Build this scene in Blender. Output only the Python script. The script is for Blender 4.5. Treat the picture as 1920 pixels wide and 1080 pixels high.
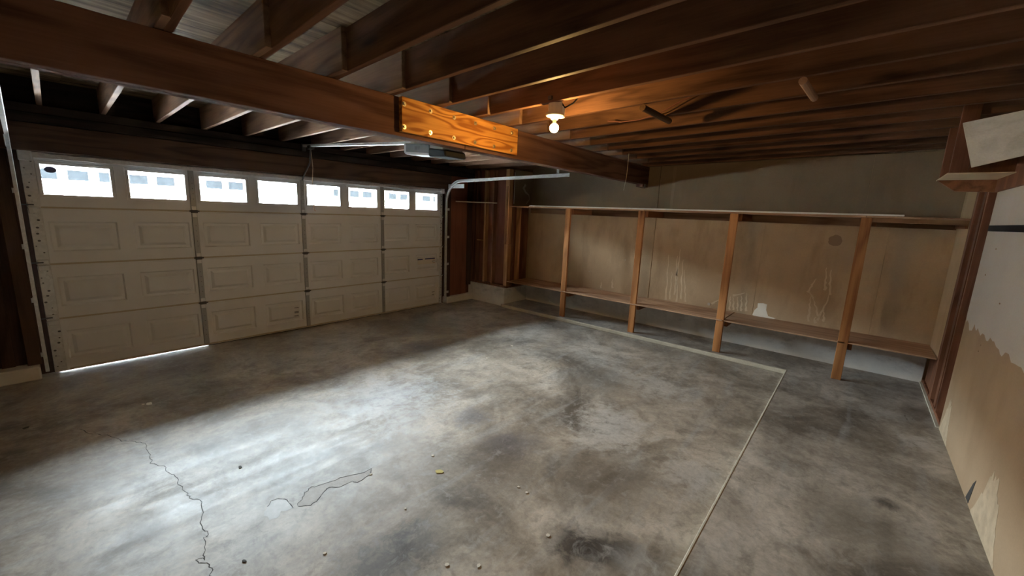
import bpy, bmesh, math, random
from mathutils import Vector, Matrix
random.seed(7)
for _o in list(bpy.data.objects): bpy.data.objects.remove(_o)
scene = bpy.context.scene
COL = scene.collection

# ------------------------------------------------------------------ camera, light, exposure
F_PX = 766.169
YAW, PITCH, ROLL = 0.873472, 0.181753, 0.041432
CAM = Vector((-0.03243, -5.84194, 1.73473))
fw = Vector((math.sin(YAW)*math.cos(PITCH), math.cos(YAW)*math.cos(PITCH), -math.sin(PITCH)))
r0 = Vector((math.cos(YAW), -math.sin(YAW), 0)); u0 = r0.cross(fw)
rt = r0*math.cos(ROLL) + u0*math.sin(ROLL); up = u0*math.cos(ROLL) - r0*math.sin(ROLL)
cd = bpy.data.cameras.new('camera'); cam = bpy.data.objects.new('camera', cd); COL.objects.link(cam)
M = Matrix.Identity(4)
for i in range(3):
    M[i][0], M[i][1], M[i][2], M[i][3] = rt[i], up[i], -fw[i], CAM[i]
cam.matrix_world = M
cd.sensor_fit = 'HORIZONTAL'; cd.sensor_width = 36.0; cd.lens = F_PX/1920*36.0
cd.clip_start = 0.02; cd.clip_end = 300
scene.camera = cam

SKY = 64.0
w = bpy.data.worlds.new('world'); scene.world = w; w.use_nodes = True
bg = w.node_tree.nodes['Background']
bg.inputs[0].default_value = (0.83, 0.925, 1.0, 1); bg.inputs[1].default_value = SKY
sun_d = bpy.data.lights.new('sun', 'SUN'); sun_d.energy = 420.0; sun_d.angle = 0.02; sun_d.color = (1.0, 0.96, 0.9)
sun = bpy.data.objects.new('sun', sun_d); COL.objects.link(sun)
sun.rotation_euler = Vector((0.6, 0.0, -0.8)).to_track_quat('-Z', 'Y').to_euler()

# the daylight through the row of door windows is sampled through a portal at the opening
pd = bpy.data.lights.new('window_portal', 'AREA'); pd.shape = 'RECTANGLE'; pd.size = 4.72; pd.size_y = 0.29; pd.cycles.is_portal = True
po = bpy.data.objects.new('window_portal', pd); COL.objects.link(po)
po.location = (2.44, 0.045, 1.864); po.rotation_euler = (-math.pi/2, 0, 0)

vs = scene.view_settings
vs.view_transform = 'Standard'; vs.look = 'None'; vs.gamma = 1.0; vs.exposure = 1.45
vs.use_curve_mapping = False
BULB = 300.0

# ------------------------------------------------------------------ material helpers
def newmat(name):
    m = bpy.data.materials.new(name); m.use_nodes = True
    nt = m.node_tree; b = nt.nodes['Principled BSDF']
    return m, nt, b
def nd(nt, t, **kw):
    n = nt.nodes.new(t)
    for k, v in kw.items(): setattr(n, k, v)
    return n
def lk(nt, a, b): nt.links.new(a, b)
def ramp(nt, fac, stops):
    n = nd(nt, 'ShaderNodeValToRGB'); cr = n.color_ramp
    while len(cr.elements) < len(stops): cr.elements.new(0.5)
    for e, (p, c) in zip(cr.elements, stops):
        e.position = p; e.color = (c[0], c[1], c[2], 1) if not isinstance(c, (int, float)) else (c, c, c, 1)
    lk(nt, fac, n.inputs[0]); return n.outputs[0]
def mathn(nt, op, a, b=None, clamp=False):
    n = nd(nt, 'ShaderNodeMath', operation=op, use_clamp=clamp)
    for i, v in enumerate((a, b)):
        if v is None: continue
        if isinstance(v, (int, float)): n.inputs[i].default_value = v
        else: lk(nt, v, n.inputs[i])
    return n.outputs[0]
def mix(nt, fac, a, b, mode='MIX'):
    n = nd(nt, 'ShaderNodeMix', data_type='RGBA', blend_type=mode)
    for i, v in ((0, fac), (6, a), (7, b)):
        if isinstance(v, (int, float)): n.inputs[i].default_value = v
        elif isinstance(v, tuple): n.inputs[i].default_value = (*v[:3], 1)
        else: lk(nt, v, n.inputs[i])
    return n.outputs[2]
def pos(nt, scale=(1, 1, 1), rot=(0, 0, 0), rnd=True):
    g = nd(nt, 'ShaderNodeNewGeometry'); src = g.outputs['Position']
    if rnd:
        oi = nd(nt, 'ShaderNodeObjectInfo'); v = nd(nt, 'ShaderNodeVectorMath', operation='SCALE')
        c = nd(nt, 'ShaderNodeCombineXYZ')
        lk(nt, oi.outputs['Random'], c.inputs[0]); lk(nt, oi.outputs['Random'], c.inputs[1]); lk(nt, oi.outputs['Random'], c.inputs[2])
        lk(nt, c.outputs[0], v.inputs[0]); v.inputs['Scale'].default_value = 37.0
        a = nd(nt, 'ShaderNodeVectorMath', operation='ADD'); lk(nt, src, a.inputs[0]); lk(nt, v.outputs[0], a.inputs[1]); src = a.outputs[0]
    mp = nd(nt, 'ShaderNodeMapping'); lk(nt, src, mp.inputs[0])
    mp.inputs['Scale'].default_value = scale; mp.inputs['Rotation'].default_value = rot
    return mp.outputs[0]
def noise(nt, vec, scale=1.0, detail=4.0, rough=0.55, dist=0.0):
    n = nd(nt, 'ShaderNodeTexNoise'); lk(nt, vec, n.inputs['Vector'])
    n.inputs['Scale'].default_value = scale; n.inputs['Detail'].default_value = detail
    n.inputs['Roughness'].default_value = rough; n.inputs['Distortion'].default_value = dist
    return n.outputs['Fac']
def bump(nt, b, h, strength=0.3, dist=0.01):
    n = nd(nt, 'ShaderNodeBump'); n.inputs['Strength'].default_value = strength; n.inputs['Distance'].default_value = dist
    lk(nt, h, n.inputs['Height']); lk(nt, n.outputs[0], b.inputs['Normal'])

_wood = {}
def wood(axis, dark, light, ring=0.6, rough=0.62, ringfreq=34.0, knots=True, vary=0.35, name='wood', along=0.45, across=4.2):
    key = (axis, dark, light, ring, rough, ringfreq, knots, vary)
    if key in _wood: return _wood[key]
    m, nt, b = newmat('%s_%s' % (name, axis))
    def sc(al, ac): return tuple(al if 'xyz'[i] == axis else ac for i in range(3))
    lo = noise(nt, pos(nt, sc(along, across)), 1.0, 2.0, 0.5, 0.3)
    rings = mathn(nt, 'SINE', mathn(nt, 'MULTIPLY', lo, ringfreq))
    rings = mathn(nt, 'MULTIPLY_ADD', rings, 0.5); rings.node.inputs[2].default_value = 0.5
    rings = mathn(nt, 'POWER', rings, 2.0)
    fine = noise(nt, pos(nt, sc(3.0, 95.0)), 1.0, 4.0, 0.6)
    blot = noise(nt, pos(nt, sc(0.9, 2.5)), 1.0, 3.0, 0.6)
    f = mathn(nt, 'ADD', mathn(nt, 'MULTIPLY', rings, ring*0.55), mathn(nt, 'MULTIPLY', fine, 0.55))
    f = mathn(nt, 'ADD', f, mathn(nt, 'MULTIPLY', mathn(nt, 'SUBTRACT', blot, 0.5), 0.9), clamp=True)
    c = ramp(nt, f, [(0.15, light), (0.85, dark)])
    if knots:
        v = nd(nt, 'ShaderNodeTexVoronoi'); lk(nt, pos(nt, sc(0.75, 4.0)), v.inputs['Vector']); v.inputs['Scale'].default_value = 1.0
        k = ramp(nt, v.outputs['Distance'], [(0.03, 1.0), (0.10, 0.0)])
        kk = mathn(nt, 'MULTIPLY', k, 0.75)
        c = mix(nt, kk, c, tuple(x*0.35 for x in dark))
    oi = nd(nt, 'ShaderNodeObjectInfo')
    val = mathn(nt, 'MULTIPLY_ADD', oi.outputs['Random'], vary); val.node.inputs[2].default_value = 1.0 - vary*0.5
    hs = nd(nt, 'ShaderNodeHueSaturation'); lk(nt, c, hs.inputs['Color']); lk(nt, val, hs.inputs['Value'])
    lk(nt, hs.outputs[0], b.inputs['Base Color'])
    b.inputs['Roughness'].default_value = rough; b.inputs['Specular IOR Level'].default_value = 0.12
    bump(nt, b, f, 0.18, 0.004)
    _wood[key] = m; return m

def plain(name, col, rough=0.5, metal=0.0, var=0.0, vscale=6.0, spec=0.5, bumpy=0.0, bscale=60.0):
    m, nt, b = newmat(name)
    b.inputs['Roughness'].default_value = rough; b.inputs['Metallic'].default_value = metal
    b.inputs['Specular IOR Level'].default_value = spec
    b.inputs['Base Color'].default_value = (*col, 1)
    if var:
        n = noise(nt, pos(nt), vscale, 5.0, 0.6)
        c = ramp(nt, n, [(0.25, tuple(x*(1-var) for x in col)), (0.75, tuple(min(1, x*(1+var)) for x in col))])
        lk(nt, c, b.inputs['Base Color'])
    if bumpy:
        bump(nt, b, noise(nt, pos(nt), bscale, 4.0, 0.6), bumpy, 0.004)
    return m

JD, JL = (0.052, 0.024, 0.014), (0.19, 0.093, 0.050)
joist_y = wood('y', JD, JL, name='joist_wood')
beam_x = wood('x', (0.062, 0.029, 0.020), (0.155, 0.079, 0.054), ring=0.8, rough=0.95, name='beam_wood', knots=False)
header_x = wood('x', (0.05, 0.029, 0.021), (0.13, 0.076, 0.054), name='header_wood')
dirty_x = wood('x', (0.012, 0.010, 0.010), (0.045, 0.034, 0.030), name='dirty_wood', rough=0.9)  # near-black tone for the plates and rim above the header
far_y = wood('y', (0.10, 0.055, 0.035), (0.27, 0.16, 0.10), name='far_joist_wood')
stud_z = wood('z', (0.22, 0.095, 0.04), (0.56, 0.30, 0.14), name='stud_wood')
studd_z = wood('z', (0.075, 0.030, 0.017), (0.23, 0.10, 0.054), name='dark_stud_wood')
jamb_z = wood('z', (0.028, 0.015, 0.010), (0.085, 0.046, 0.032), name='jamb_wood')
stile_m = plain('stile_steel', (0.36, 0.37, 0.38), 0.45, 0.5)
post_z = wood('z', (0.20, 0.075, 0.025), (0.52, 0.24, 0.09), name='post_wood')
plate_x = wood('x', (0.30, 0.105, 0.018), (0.66, 0.32, 0.075), ring=1.2, ringfreq=70.0, along=0.9, across=6.0, knots=False, vary=0.0, name='new_fir')
shelf_y = wood('y', (0.28, 0.155, 0.09), (0.56, 0.36, 0.225), name='shelf_wood')
arm_x = wood('x', (0.09, 0.035, 0.016), (0.26, 0.115, 0.05), name='arm_wood')
rackz = wood('z', (0.075, 0.030, 0.016), (0.21, 0.088, 0.045), name='rack_wood')
ledger_y = wood('y', (0.13, 0.065, 0.03), (0.33, 0.19, 0.095), name='ledger_wood')
panel_x = wood('x', (0.052, 0.020, 0.012), (0.13, 0.053, 0.030), ring=0.3, knots=False, name='sheathing')
panel_z = wood('z', (0.11, 0.038, 0.023), (0.23, 0.088, 0.054), ring=0.3, knots=False, name='sheathing')

def deck_mat():
    m, nt, b = newmat('deck_plywood')
    a = noise(nt, pos(nt, (1.3, 15, 1)), 1.0, 5.0, 0.65, 0.8)
    c2 = noise(nt, pos(nt, (2, 5, 1)), 1.0, 4.0, 0.6)
    f = mathn(nt, 'ADD', mathn(nt, 'MULTIPLY', a, 0.8), mathn(nt, 'MULTIPLY', c2, 0.35))
    c = ramp(nt, f, [(0.41, (0.03, 0.02, 0.012)), (0.54, (0.21, 0.145, 0.088)), (0.75, (0.44, 0.325, 0.20))])
    lk(nt, c, b.inputs['Base Color']); b.inputs['Roughness'].default_value = 0.8; b.inputs['Specular IOR Level'].default_value = 0.2
    bump(nt, b, a, 0.3, 0.006); return m
deck = deck_mat()

def drywall(name, base, blot=0.12, stain=(0.22, 0.14, 0.075)):
    m, nt, b = newmat(name)
    n1 = noise(nt, pos(nt, rnd=False), 1.3, 6.0, 0.6)
    n2 = noise(nt, pos(nt, (1, 1.6, 0.45), rnd=False), 2.4, 5.0, 0.6)
    n3 = noise(nt, pos(nt, rnd=False), 70.0, 3.0, 0.6)
    c = ramp(nt, n1, [(0.3, tuple(x*(1-blot) for x in base)), (0.7, tuple(min(1, x*(1+blot)) for x in base))])
    c = mix(nt, mathn(nt, 'MULTIPLY', ramp(nt, n2, [(0.52, 0.0), (0.72, 1.0)]), 0.45), c, stain)
    c = mix(nt, 0.10, c, n3, 'OVERLAY')
    lk(nt, c, b.inputs['Base Color']); b.inputs['Roughness'].default_value = 0.85; b.inputs['Specular IOR Level'].default_value = 0.2
    bump(nt, b, n3, 0.08, 0.002); return m
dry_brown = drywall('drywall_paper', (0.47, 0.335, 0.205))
dry_brown_shade = drywall('drywall_paper_upper_shade', (0.25, 0.185, 0.12), 0.08, (0.19, 0.13, 0.08))  # upper sheets: darker copy of the paper, the dimmer light put into its colour
dry_low = drywall('drywall_paper_back', (0.37, 0.26, 0.16), 0.10, (0.29, 0.19, 0.11))
dry_white = drywall('drywall_painted', (0.56, 0.52, 0.45), 0.05, (0.55, 0.47, 0.36))
tape_m = plain('joint_tape', (0.285, 0.212, 0.138), 0.85, var=0.1)

def concrete(name, lo, hi, stain, rough=0.8):
    m, nt, b = newmat(name)
    n1 = noise(nt, pos(nt, rnd=False), 3.0, 8.0, 0.62)
    n2 = noise(nt, pos(nt, (1, 1, 2.2), rnd=False), 5.5, 6.0, 0.7)
    n3 = noise(nt, pos(nt, rnd=False), 55.0, 3.0, 0.6)
    c = ramp(nt, n1, [(0.3, lo), (0.7, hi)])
    c = mix(nt, mathn(nt, 'MULTIPLY', ramp(nt, n2, [(0.50, 0.0), (0.70, 1.0)]), 0.6), c, stain)
    c = mix(nt, 0.2, c, n3, 'OVERLAY')
    lk(nt, c, b.inputs['Base Color']); b.inputs['Roughness'].default_value = rough
    bump(nt, b, mathn(nt, 'ADD', n3, n1), 0.2, 0.006); return m
def pale_base(m):  # blends to a paler tone towards the bottom, edge broken by noise
    nt = m.node_tree; b = nt.nodes['Principled BSDF']; src = b.inputs['Base Color'].links[0].from_socket
    g = nd(nt, 'ShaderNodeNewGeometry'); sx = nd(nt, 'ShaderNodeSeparateXYZ'); lk(nt, g.outputs['Position'], sx.inputs[0])
    q = mathn(nt, 'ADD', sx.outputs['Z'], mathn(nt, 'MULTIPLY', noise(nt, pos(nt, (1, 1, .35), rnd=False), 7.0, 5.0, 0.65), 0.28))
    lk(nt, mix(nt, mathn(nt, 'MULTIPLY', ramp(nt, q, [(0.24, 1.0), (0.40, 0.0)]), 0.7), src, (0.78, 0.76, 0.70)), b.inputs['Base Color']); return m
conc = concrete('foundation_concrete', (0.48, 0.475, 0.45), (0.78, 0.77, 0.74), (0.28, 0.275, 0.27))
pale_base(conc)
curb_m = concrete('curb_concrete', (0.48, 0.44, 0.34), (0.66, 0.61, 0.49), (0.36, 0.32, 0.24))

def floor_mat(name, spots, streak=True, brown=0.8):
    m, nt, b = newmat(name)
    P = pos(nt, rnd=False)
    n1 = noise(nt, P, 1.15, 10.0, 0.68, 0.6)
    n2 = noise(nt, pos(nt, (1, 1, 1), (0, 0, 0.7), rnd=False), 0.42, 5.0, 0.6, 0.6)
    n3 = noise(nt, P, 4.2, 8.0, 0.68, 0.5)
    n4 = noise(nt, P, 32.0, 6.0, 0.75)
    st = noise(nt, pos(nt, (1.1, 7.5, 1), (0, 0, 0.17), rnd=False), 1.0, 6.0, 0.62, 0.5)
    grey = ramp(nt, n1, [(0.36, (0.16, 0.15, 0.135)), (0.5, (0.37, 0.355, 0.325)), (0.66, (0.60, 0.585, 0.545))])
    brn = ramp(nt, n1, [(0.36, (0.13, 0.10, 0.07)), (0.5, (0.31, 0.25, 0.185)), (0.66, (0.53, 0.45, 0.35))])
    c = mix(nt, mathn(nt, 'MULTIPLY', ramp(nt, n2, [(0.36, 0.0), (0.52, 1.0)]), brown), grey, brn)
    c = mix(nt, mathn(nt, 'MULTIPLY', ramp(nt, n3, [(0.50, 0.0), (0.68, 1.0)]), 0.50), c, (0.105, 0.088, 0.068))
    c = mix(nt, mathn(nt, 'MULTIPLY', ramp(nt, n3, [(0.30, 1.0), (0.43, 0.0)]), 0.40), c, (0.46, 0.44, 0.40))
    if streak:
        c = mix(nt, mathn(nt, 'MULTIPLY', ramp(nt, st, [(0.52, 0.0), (0.70, 1.0)]), 0.35), c, (0.45, 0.45, 0.44))
        c = mix(nt, mathn(nt, 'MULTIPLY', ramp(nt, st, [(0.30, 1.0), (0.45, 0.0)]), 0.30), c, (0.13, 0.12, 0.105))
    g = nd(nt, 'ShaderNodeNewGeometry'); n5 = noise(nt, P, 11.0, 6.0, 0.7, 0.6)
    for (x, y, r, col, k, th) in spots:
        d = nd(nt, 'ShaderNodeVectorMath', operation='DISTANCE'); lk(nt, g.outputs['Position'], d.inputs[0]); d.inputs[1].default_value = (x, y, 0.0)
        q = mathn(nt, 'ADD', mathn(nt, 'DIVIDE', d.outputs['Value'], r), mathn(nt, 'MULTIPLY', mathn(nt, 'SUBTRACT', mathn(nt, 'ADD', mathn(nt, 'MULTIPLY', n3, 0.55), mathn(nt, 'MULTIPLY', n5, 0.45)), 0.5), 5.0))
        msk = ramp(nt, mathn(nt, 'MULTIPLY', q, 0.5), [(th*0.4, 1.0), (th*0.4+0.45, 0.0)])
        c = mix(nt, mathn(nt, 'MULTIPLY', msk, k), c, col)
    c = mix(nt, mathn(nt, 'MULTIPLY', ramp(nt, n5, [(0.52, 0.0), (0.66, 1.0)]), 0.38), c, (0.12, 0.10, 0.08))
    c = mix(nt, mathn(nt, 'MULTIPLY', ramp(nt, n5, [(0.34, 1.0), (0.46, 0.0)]), 0.28), c, (0.52, 0.50, 0.46))
    c = mix(nt, 0.45, c, n4, 'OVERLAY')
    lk(nt, c, b.inputs['Base Color'])
    rr = mathn(nt, 'ADD', ramp(nt, n1, [(0.3, 0.36), (0.7, 0.50)]), mathn(nt, 'ADD', mathn(nt, 'MULTIPLY', mathn(nt, 'SUBTRACT', st, 0.5), 0.5), mathn(nt, 'MULTIPLY', mathn(nt, 'SUBTRACT', n3, 0.5), 0.35)))
    lk(nt, rr, b.inputs['Roughness']); b.inputs['Specular IOR Level'].default_value = 0.33
    bump(nt, b, mathn(nt, 'ADD', mathn(nt, 'MULTIPLY', n3, 0.6), mathn(nt, 'MULTIPLY', n4, 0.25)), 0.16, 0.006)
    return m
DK = (0.045, 0.038, 0.034); LT = (0.52, 0.50, 0.46)
floor_m = floor_mat('floor_concrete', [
    (1.68, -4.90, 0.12, DK, 0.9, 0.5), (1.76, -5.06, 0.13, DK, 0.85, 0.5), (1.86, -5.12, 0.08, DK, 0.7, 0.5),
    (0.92, -4.28, 0.22, DK, 0.75, 0.5), (1.15, -4.30, 0.15, DK, 0.6, 0.5), (2.19, -4.04, 0.20, (0.10, 0.09, 0.10), 0.6, 0.5),
    (2.26, -3.53, 0.16, (0.11, 0.11, 0.13), 0.6, 0.5), (1.86, -4.16, 0.25, (0.13, 0.10, 0.07), 0.6, 0.5), (2.30, -4.80, 0.30, (0.13, 0.10, 0.07), 0.6, 0.5),
    (3.08, -1.82, 0.25, (0.10, 0.10, 0.12), 0.7, 0.5), (3.80, -3.95, 0.30, (0.12, 0.10, 0.075), 0.6, 0.5), (3.6, -0.9, 0.5, (0.09, 0.075, 0.06), 0.6, 0.5),
    (3.04, -4.44, 0.28, LT, 0.6, 0.5), (2.74, -4.47, 0.2, LT, 0.5, 0.5), (2.76, -5.20, 0.2, LT, 0.5, 0.5), (1.80, -5.22, 0.12, LT, 0.4, 0.5),
    (4.12, -4.42, 0.3, LT, 0.4, 0.5), (2.0, -2.7, 0.5, (0.42, 0.43, 0.45), 0.5, 0.5), (0.6, -0.35, 0.7, (0.16, 0.125, 0.095), 0.4, 0.5), (2.0, -0.3, 0.7, (0.16, 0.125, 0.095), 0.4, 0.5),
])
slab_m = floor_mat('raised_slab_concrete', [
    (3.24, -6.22, 0.07, DK, 0.95, 0.5), (3.31, -6.47, 0.05, DK, 0.7, 0.5), (4.42, -6.43, 0.12, LT, 0.7, 0.5), (2.9, -6.1, 0.25, (0.13, 0.11, 0.085), 0.5, 0.5),
    (4.9, -6.2, 0.2, LT, 0.4, 0.5)], streak=True, brown=0.6)
crack_m = plain('crack_dark', (0.05, 0.045, 0.04), 0.9)
spall_m = plain('spalled_concrete', (0.27, 0.23, 0.185), 0.5, var=0.25, vscale=20, bumpy=0.3)
spall2_m = plain('spalled_concrete_pale', (0.40, 0.395, 0.38), 0.45, var=0.2, vscale=20, bumpy=0.2)

door_m = plain('door_enamel', (0.74, 0.765, 0.79), 0.5, var=0.04, vscale=3, bumpy=0.10, bscale=160)
edge_m = plain('door_edge', (0.52, 0.46, 0.36), 0.5)
def galv_mat():
    m, nt, b = newmat('galvanised_steel')
    v = nd(nt, 'ShaderNodeTexVoronoi'); lk(nt, pos(nt), v.inputs['Vector']); v.inputs['Scale'].default_value = 45.0
    c = ramp(nt, v.outputs['Color'], [(0.2, (0.60, 0.62, 0.63)), (0.8, (0.70, 0.72, 0.73))])
    lk(nt, c, b.inputs['Base Color']); b.inputs['Metallic'].default_value = 0.4; b.inputs['Roughness'].default_value = 0.4
    return m
galv = galv_mat()
steel_d = plain('dark_steel', (0.10, 0.10, 0.10), 0.5, 0.6)
black_m = plain('black_plastic', (0.012, 0.012, 0.013), 0.7, spec=0.2)
white_m = plain('white_paint', (0.86, 0.84, 0.79), 0.5)
cream_m = plain('pale_wood_edge', (0.66, 0.56, 0.40), 0.7, var=0.1)
pale_ply = wood('y', (0.36, 0.32, 0.25), (0.56, 0.52, 0.43), ring=0.4, knots=False, vary=0.0, name='pale_plywood')
brass = plain('zinc_bolt', (0.80, 0.70, 0.48), 0.3, 0.9)
ceramic = plain('porcelain', (0.72, 0.66, 0.55), 0.35)
opener_w = plain('opener_housing', (0.62, 0.62, 0.62), 0.4)
opener_g = plain('opener_panel', (0.10, 0.105, 0.11), 0.5)
wire_m = plain('wire_red', (0.16, 0.04, 0.02), 0.6)
string_m = plain('string', (0.55, 0.45, 0.33), 0.8)
torn_m = plain('torn_white_paper', (0.80, 0.76, 0.66), 0.9, var=0.06)
drip_m = plain('dried_drip', (0.60, 0.46, 0.295), 0.8, var=0.12, vscale=12)
spot_m = plain('damp_spot', (0.27, 0.175, 0.10), 0.85, var=0.1)
putty_m = plain('joint_compound', (0.50, 0.42, 0.32), 0.85, var=0.1)
leaf_m = plain('dry_leaf', (0.50, 0.42, 0.12), 0.7)
chip_m = plain('pale_chip', (0.66, 0.60, 0.50), 0.8)
chipd_m = plain('dark_chip', (0.05, 0.045, 0.035), 0.8)
blue_m = plain('print_blue', (0.03, 0.04, 0.16), 0.6); red_m = plain('print_red', (0.40, 0.09, 0.04), 0.6)
ink_m = plain('print_black', (0.03, 0.03, 0.035), 0.6); label_m = plain('label_paper', (0.74, 0.71, 0.64), 0.6)
decal_m = plain('decal', (0.035, 0.03, 0.07), 0.6)
facade_m = plain('white_siding', (0.55, 0.55, 0.55), 0.7, spec=0.1)
extpane_m = plain('dark_window_glass', (0.0042, 0.005, 0.0058), 0.9, spec=0.0, var=0.25, vscale=9)
drive_m = plain('driveway', (0.52, 0.51, 0.49), 0.9, var=0.1)
roof_m = plain('roof_shingle', (0.12, 0.11, 0.10), 0.9, var=0.2)
def glass_mat():
    m, nt, b = newmat('window_glass')
    out = nt.nodes['Material Output']; t = nd(nt, 'ShaderNodeBsdfTransparent'); gl = nd(nt, 'ShaderNodeBsdfGlossy')
    gl.inputs['Roughness'].default_value = 0.03; t.inputs[0].default_value = (0.95, 0.97, 0.97, 1)
    fr = nd(nt, 'ShaderNodeFresnel'); fr.inputs[0].default_value = 1.45
    ms = nd(nt, 'ShaderNodeMixShader'); lk(nt, fr.outputs[0], ms.inputs[0]); lk(nt, t.outputs[0], ms.inputs[1]); lk(nt, gl.outputs[0], ms.inputs[2])
    lk(nt, ms.outputs[0], out.inputs[0]); return m
glass = glass_mat()
def bulb_mat():
    m, nt, b = newmat('lit_bulb'); b.inputs['Base Color'].default_value = (1, .9, .7, 1)
    b.inputs['Emission Color'].default_value = (1.0, 0.60, 0.20, 1); b.inputs['Emission Strength'].default_value = BULB
    return m
bulb_m = bulb_mat()

# ------------------------------------------------------------------ geometry helpers
def tag(o, label=None, cat=None, group=None, kind=None):
    if label: o['label'] = label
    if cat: o['category'] = cat
    if group: o['group'] = group
    if kind: o['kind'] = kind
    return o
def link(o, parent=None):
    COL.objects.link(o)
    if parent is not None: o.parent = parent
    return o
def empty(name, loc=(0, 0, 0)):
    o = bpy.data.objects.new(name, None); o.empty_display_size = 0.1; COL.objects.link(o); o.location = loc; return o
class B:
    """collects shapes in world coordinates; build() links them as one mesh object"""
    def __init__(s): s.bm = bmesh.new()
    def box(s, x0, x1, y0, y1, z0, z1, bev=0.0):
        bm = s.bm if not bev else bmesh.new()
        c = [(x, y, z) for x in sorted((x0, x1)) for y in sorted((y0, y1)) for z in sorted((z0, z1))]
        v = [bm.verts.new(p) for p in c]
        for f in ((0, 1, 3, 2), (4, 6, 7, 5), (0, 4, 5, 1), (2, 3, 7, 6), (0, 2, 6, 4), (1, 5, 7, 3)): bm.faces.new([v[i] for i in f])
        if bev:
            bmesh.ops.bevel(bm, geom=bm.edges[:], offset=bev, segments=1, affect='EDGES', profile=0.5)
            s.merge(bm)
        return s
    def merge(s, bm):
        mp = {v: s.bm.verts.new(v.co) for v in bm.verts}
        for f in bm.faces: s.bm.faces.new([mp[v] for v in f.verts])
        bm.free()
    def hexa(s, pts, bev=0.0):
        """8 points: bottom ring 0-3, top ring 4-7"""
        bm = bmesh.new(); v = [bm.verts.new(p) for p in pts]
        for f in ((3, 2, 1, 0), (4, 5, 6, 7), (0, 1, 5, 4), (1, 2, 6, 5), (2, 3, 7, 6), (3, 0, 4, 7)): bm.faces.new([v[i] for i in f])
        if bev: bmesh.ops.bevel(bm, geom=bm.edges[:], offset=bev, segments=1, affect='EDGES', profile=0.5)
        s.merge(bm); return s
    def prism(s, pts, d):
        """flat outline pts (3D) extruded by vector d"""
        d = Vector(d); a = [s.bm.verts.new(p) for p in pts]; b = [s.bm.verts.new(Vector(p)+d) for p in pts]; n = len(pts)
        s.bm.faces.new(a); s.bm.faces.new(b[::-1])
        for i in range(n): s.bm.faces.new((a[i], b[i], b[(i+1) % n], a[(i+1) % n]))
        return s
    def tube(s, pts, r, n=8, r2=None):
        pts = [Vector(p) for p in pts]; rings = []
        for i, p in enumerate(pts):
            t = (pts[min(i+1, len(pts)-1)] - pts[max(i-1, 0)]).normalized()
            a = t.orthogonal().normalized() if i == 0 else (a - t*a.dot(t)).normalized()
            b = t.cross(a); rr = r if r2 is None else r + (r2-r)*i/(len(pts)-1)
            rings.append([s.bm.verts.new(p + (a*math.cos(k*2*math.pi/n) + b*math.sin(k*2*math.pi/n))*rr) for k in range(n)])
        for u, v in zip(rings, rings[1:]):
            for k in range(n): s.bm.faces.new((u[k], u[(k+1) % n], v[(k+1) % n], v[k]))
        s.bm.faces.new(rings[0][::-1]); s.bm.faces.new(rings[-1]); return s
    def lathe(s, c, prof, n=24):
        c = Vector(c); rings = []
        for (r, z) in prof:
            rings.append([s.bm.verts.new(c + Vector((r*math.cos(k*2*math.pi/n), r*math.sin(k*2*math.pi/n), z))) for k in range(n)])
        for u, v in zip(rings, rings[1:]):
            for k in range(n): s.bm.faces.new((u[k], u[(k+1) % n], v[(k+1) % n], v[k]))
        s.bm.faces.new(rings[0][::-1]); s.bm.faces.new(rings[-1]); return s
    def ribbon(s, pts, wd, nrm, th=0.001):
        """thin strip along pts on a surface with normal nrm"""
        nrm = Vector(nrm); pts = [Vector(p) for p in pts]; L = []; R = []
        for i, p in enumerate(pts):
            t = (pts[min(i+1, len(pts)-1)] - pts[max(i-1, 0)]).normalized(); sd = t.cross(nrm).normalized()
            ww = wd[i] if isinstance(wd, (list, tuple)) else wd
            L.append(p + sd*ww/2); R.append(p - sd*ww/2)
        for i in range(len(pts)-1):
            q = [L[i], R[i], R[i+1], L[i+1]]
            s.hexa([*q, *[v + nrm*th for v in q]])
        return s
    def sweep(s, path, prof):
        """profile (a = x offset, b = offset along in-plane normal) along a path in a plane of constant x"""
        path = [Vector(p) for p in path]; rings = []
        for i, p in enumerate(path):
            t = (path[min(i+1, len(path)-1)] - path[max(i-1, 0)]).normalized(); n = Vector((0, -t.z, t.y))
            rings.append([s.bm.verts.new(p + Vector((a, 0, 0)) + n*b) for a, b in prof])
        m = len(prof)
        for u, v in zip(rings, rings[1:]):
            for k in range(m): s.bm.faces.new((u[k], u[(k+1) % m], v[(k+1) % m], v[k]))
        s.bm.faces.new(rings[0][::-1]); s.bm.faces.new(rings[-1]); return s
    def build(s, name, mat, parent=None, smooth=False, org=None):
        bmesh.ops.recalc_face_normals(s.bm, faces=s.bm.faces[:])
        off = Vector(org) if org is not None else (parent_loc(parent) if parent is not None else None)
        if off is None:
            co = [v.co for v in s.bm.verts]
            off = Vector(((min(c.x for c in co)+max(c.x for c in co))/2, (min(c.y for c in co)+max(c.y for c in co))/2, min(c.z for c in co)))
        for v in s.bm.verts: v.co -= off
        me = bpy.data.meshes.new(name); s.bm.to_mesh(me); s.bm.free()
        me.materials.append(mat)
        if smooth:
            for p in me.polygons: p.use_smooth = True
        o = bpy.data.objects.new(name, me); link(o, parent)
        if parent is None: o.location = off
        return o
def parent_loc(p):
    v = Vector((0, 0, 0))
    while p is not None: v += Vector(p.location); p = p.parent
    return v
def copy_part(o, parent, dloc):
    c = o.copy(); COL.objects.link(c); c.parent = parent; c.location = Vector(o.location) + Vector(dloc); return c

DW_ = 4.877
XW, YB, XL = 6.29, -6.60, -0.80          # right wall, back wall, left wall
ZR = 0.05                                 # raised slab height
ZC = 2.51                                 # underside of joists at the beam
def zc(y): return ZC - 0.0125*(y+3.2) if y < -3.2 else ZC

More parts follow.
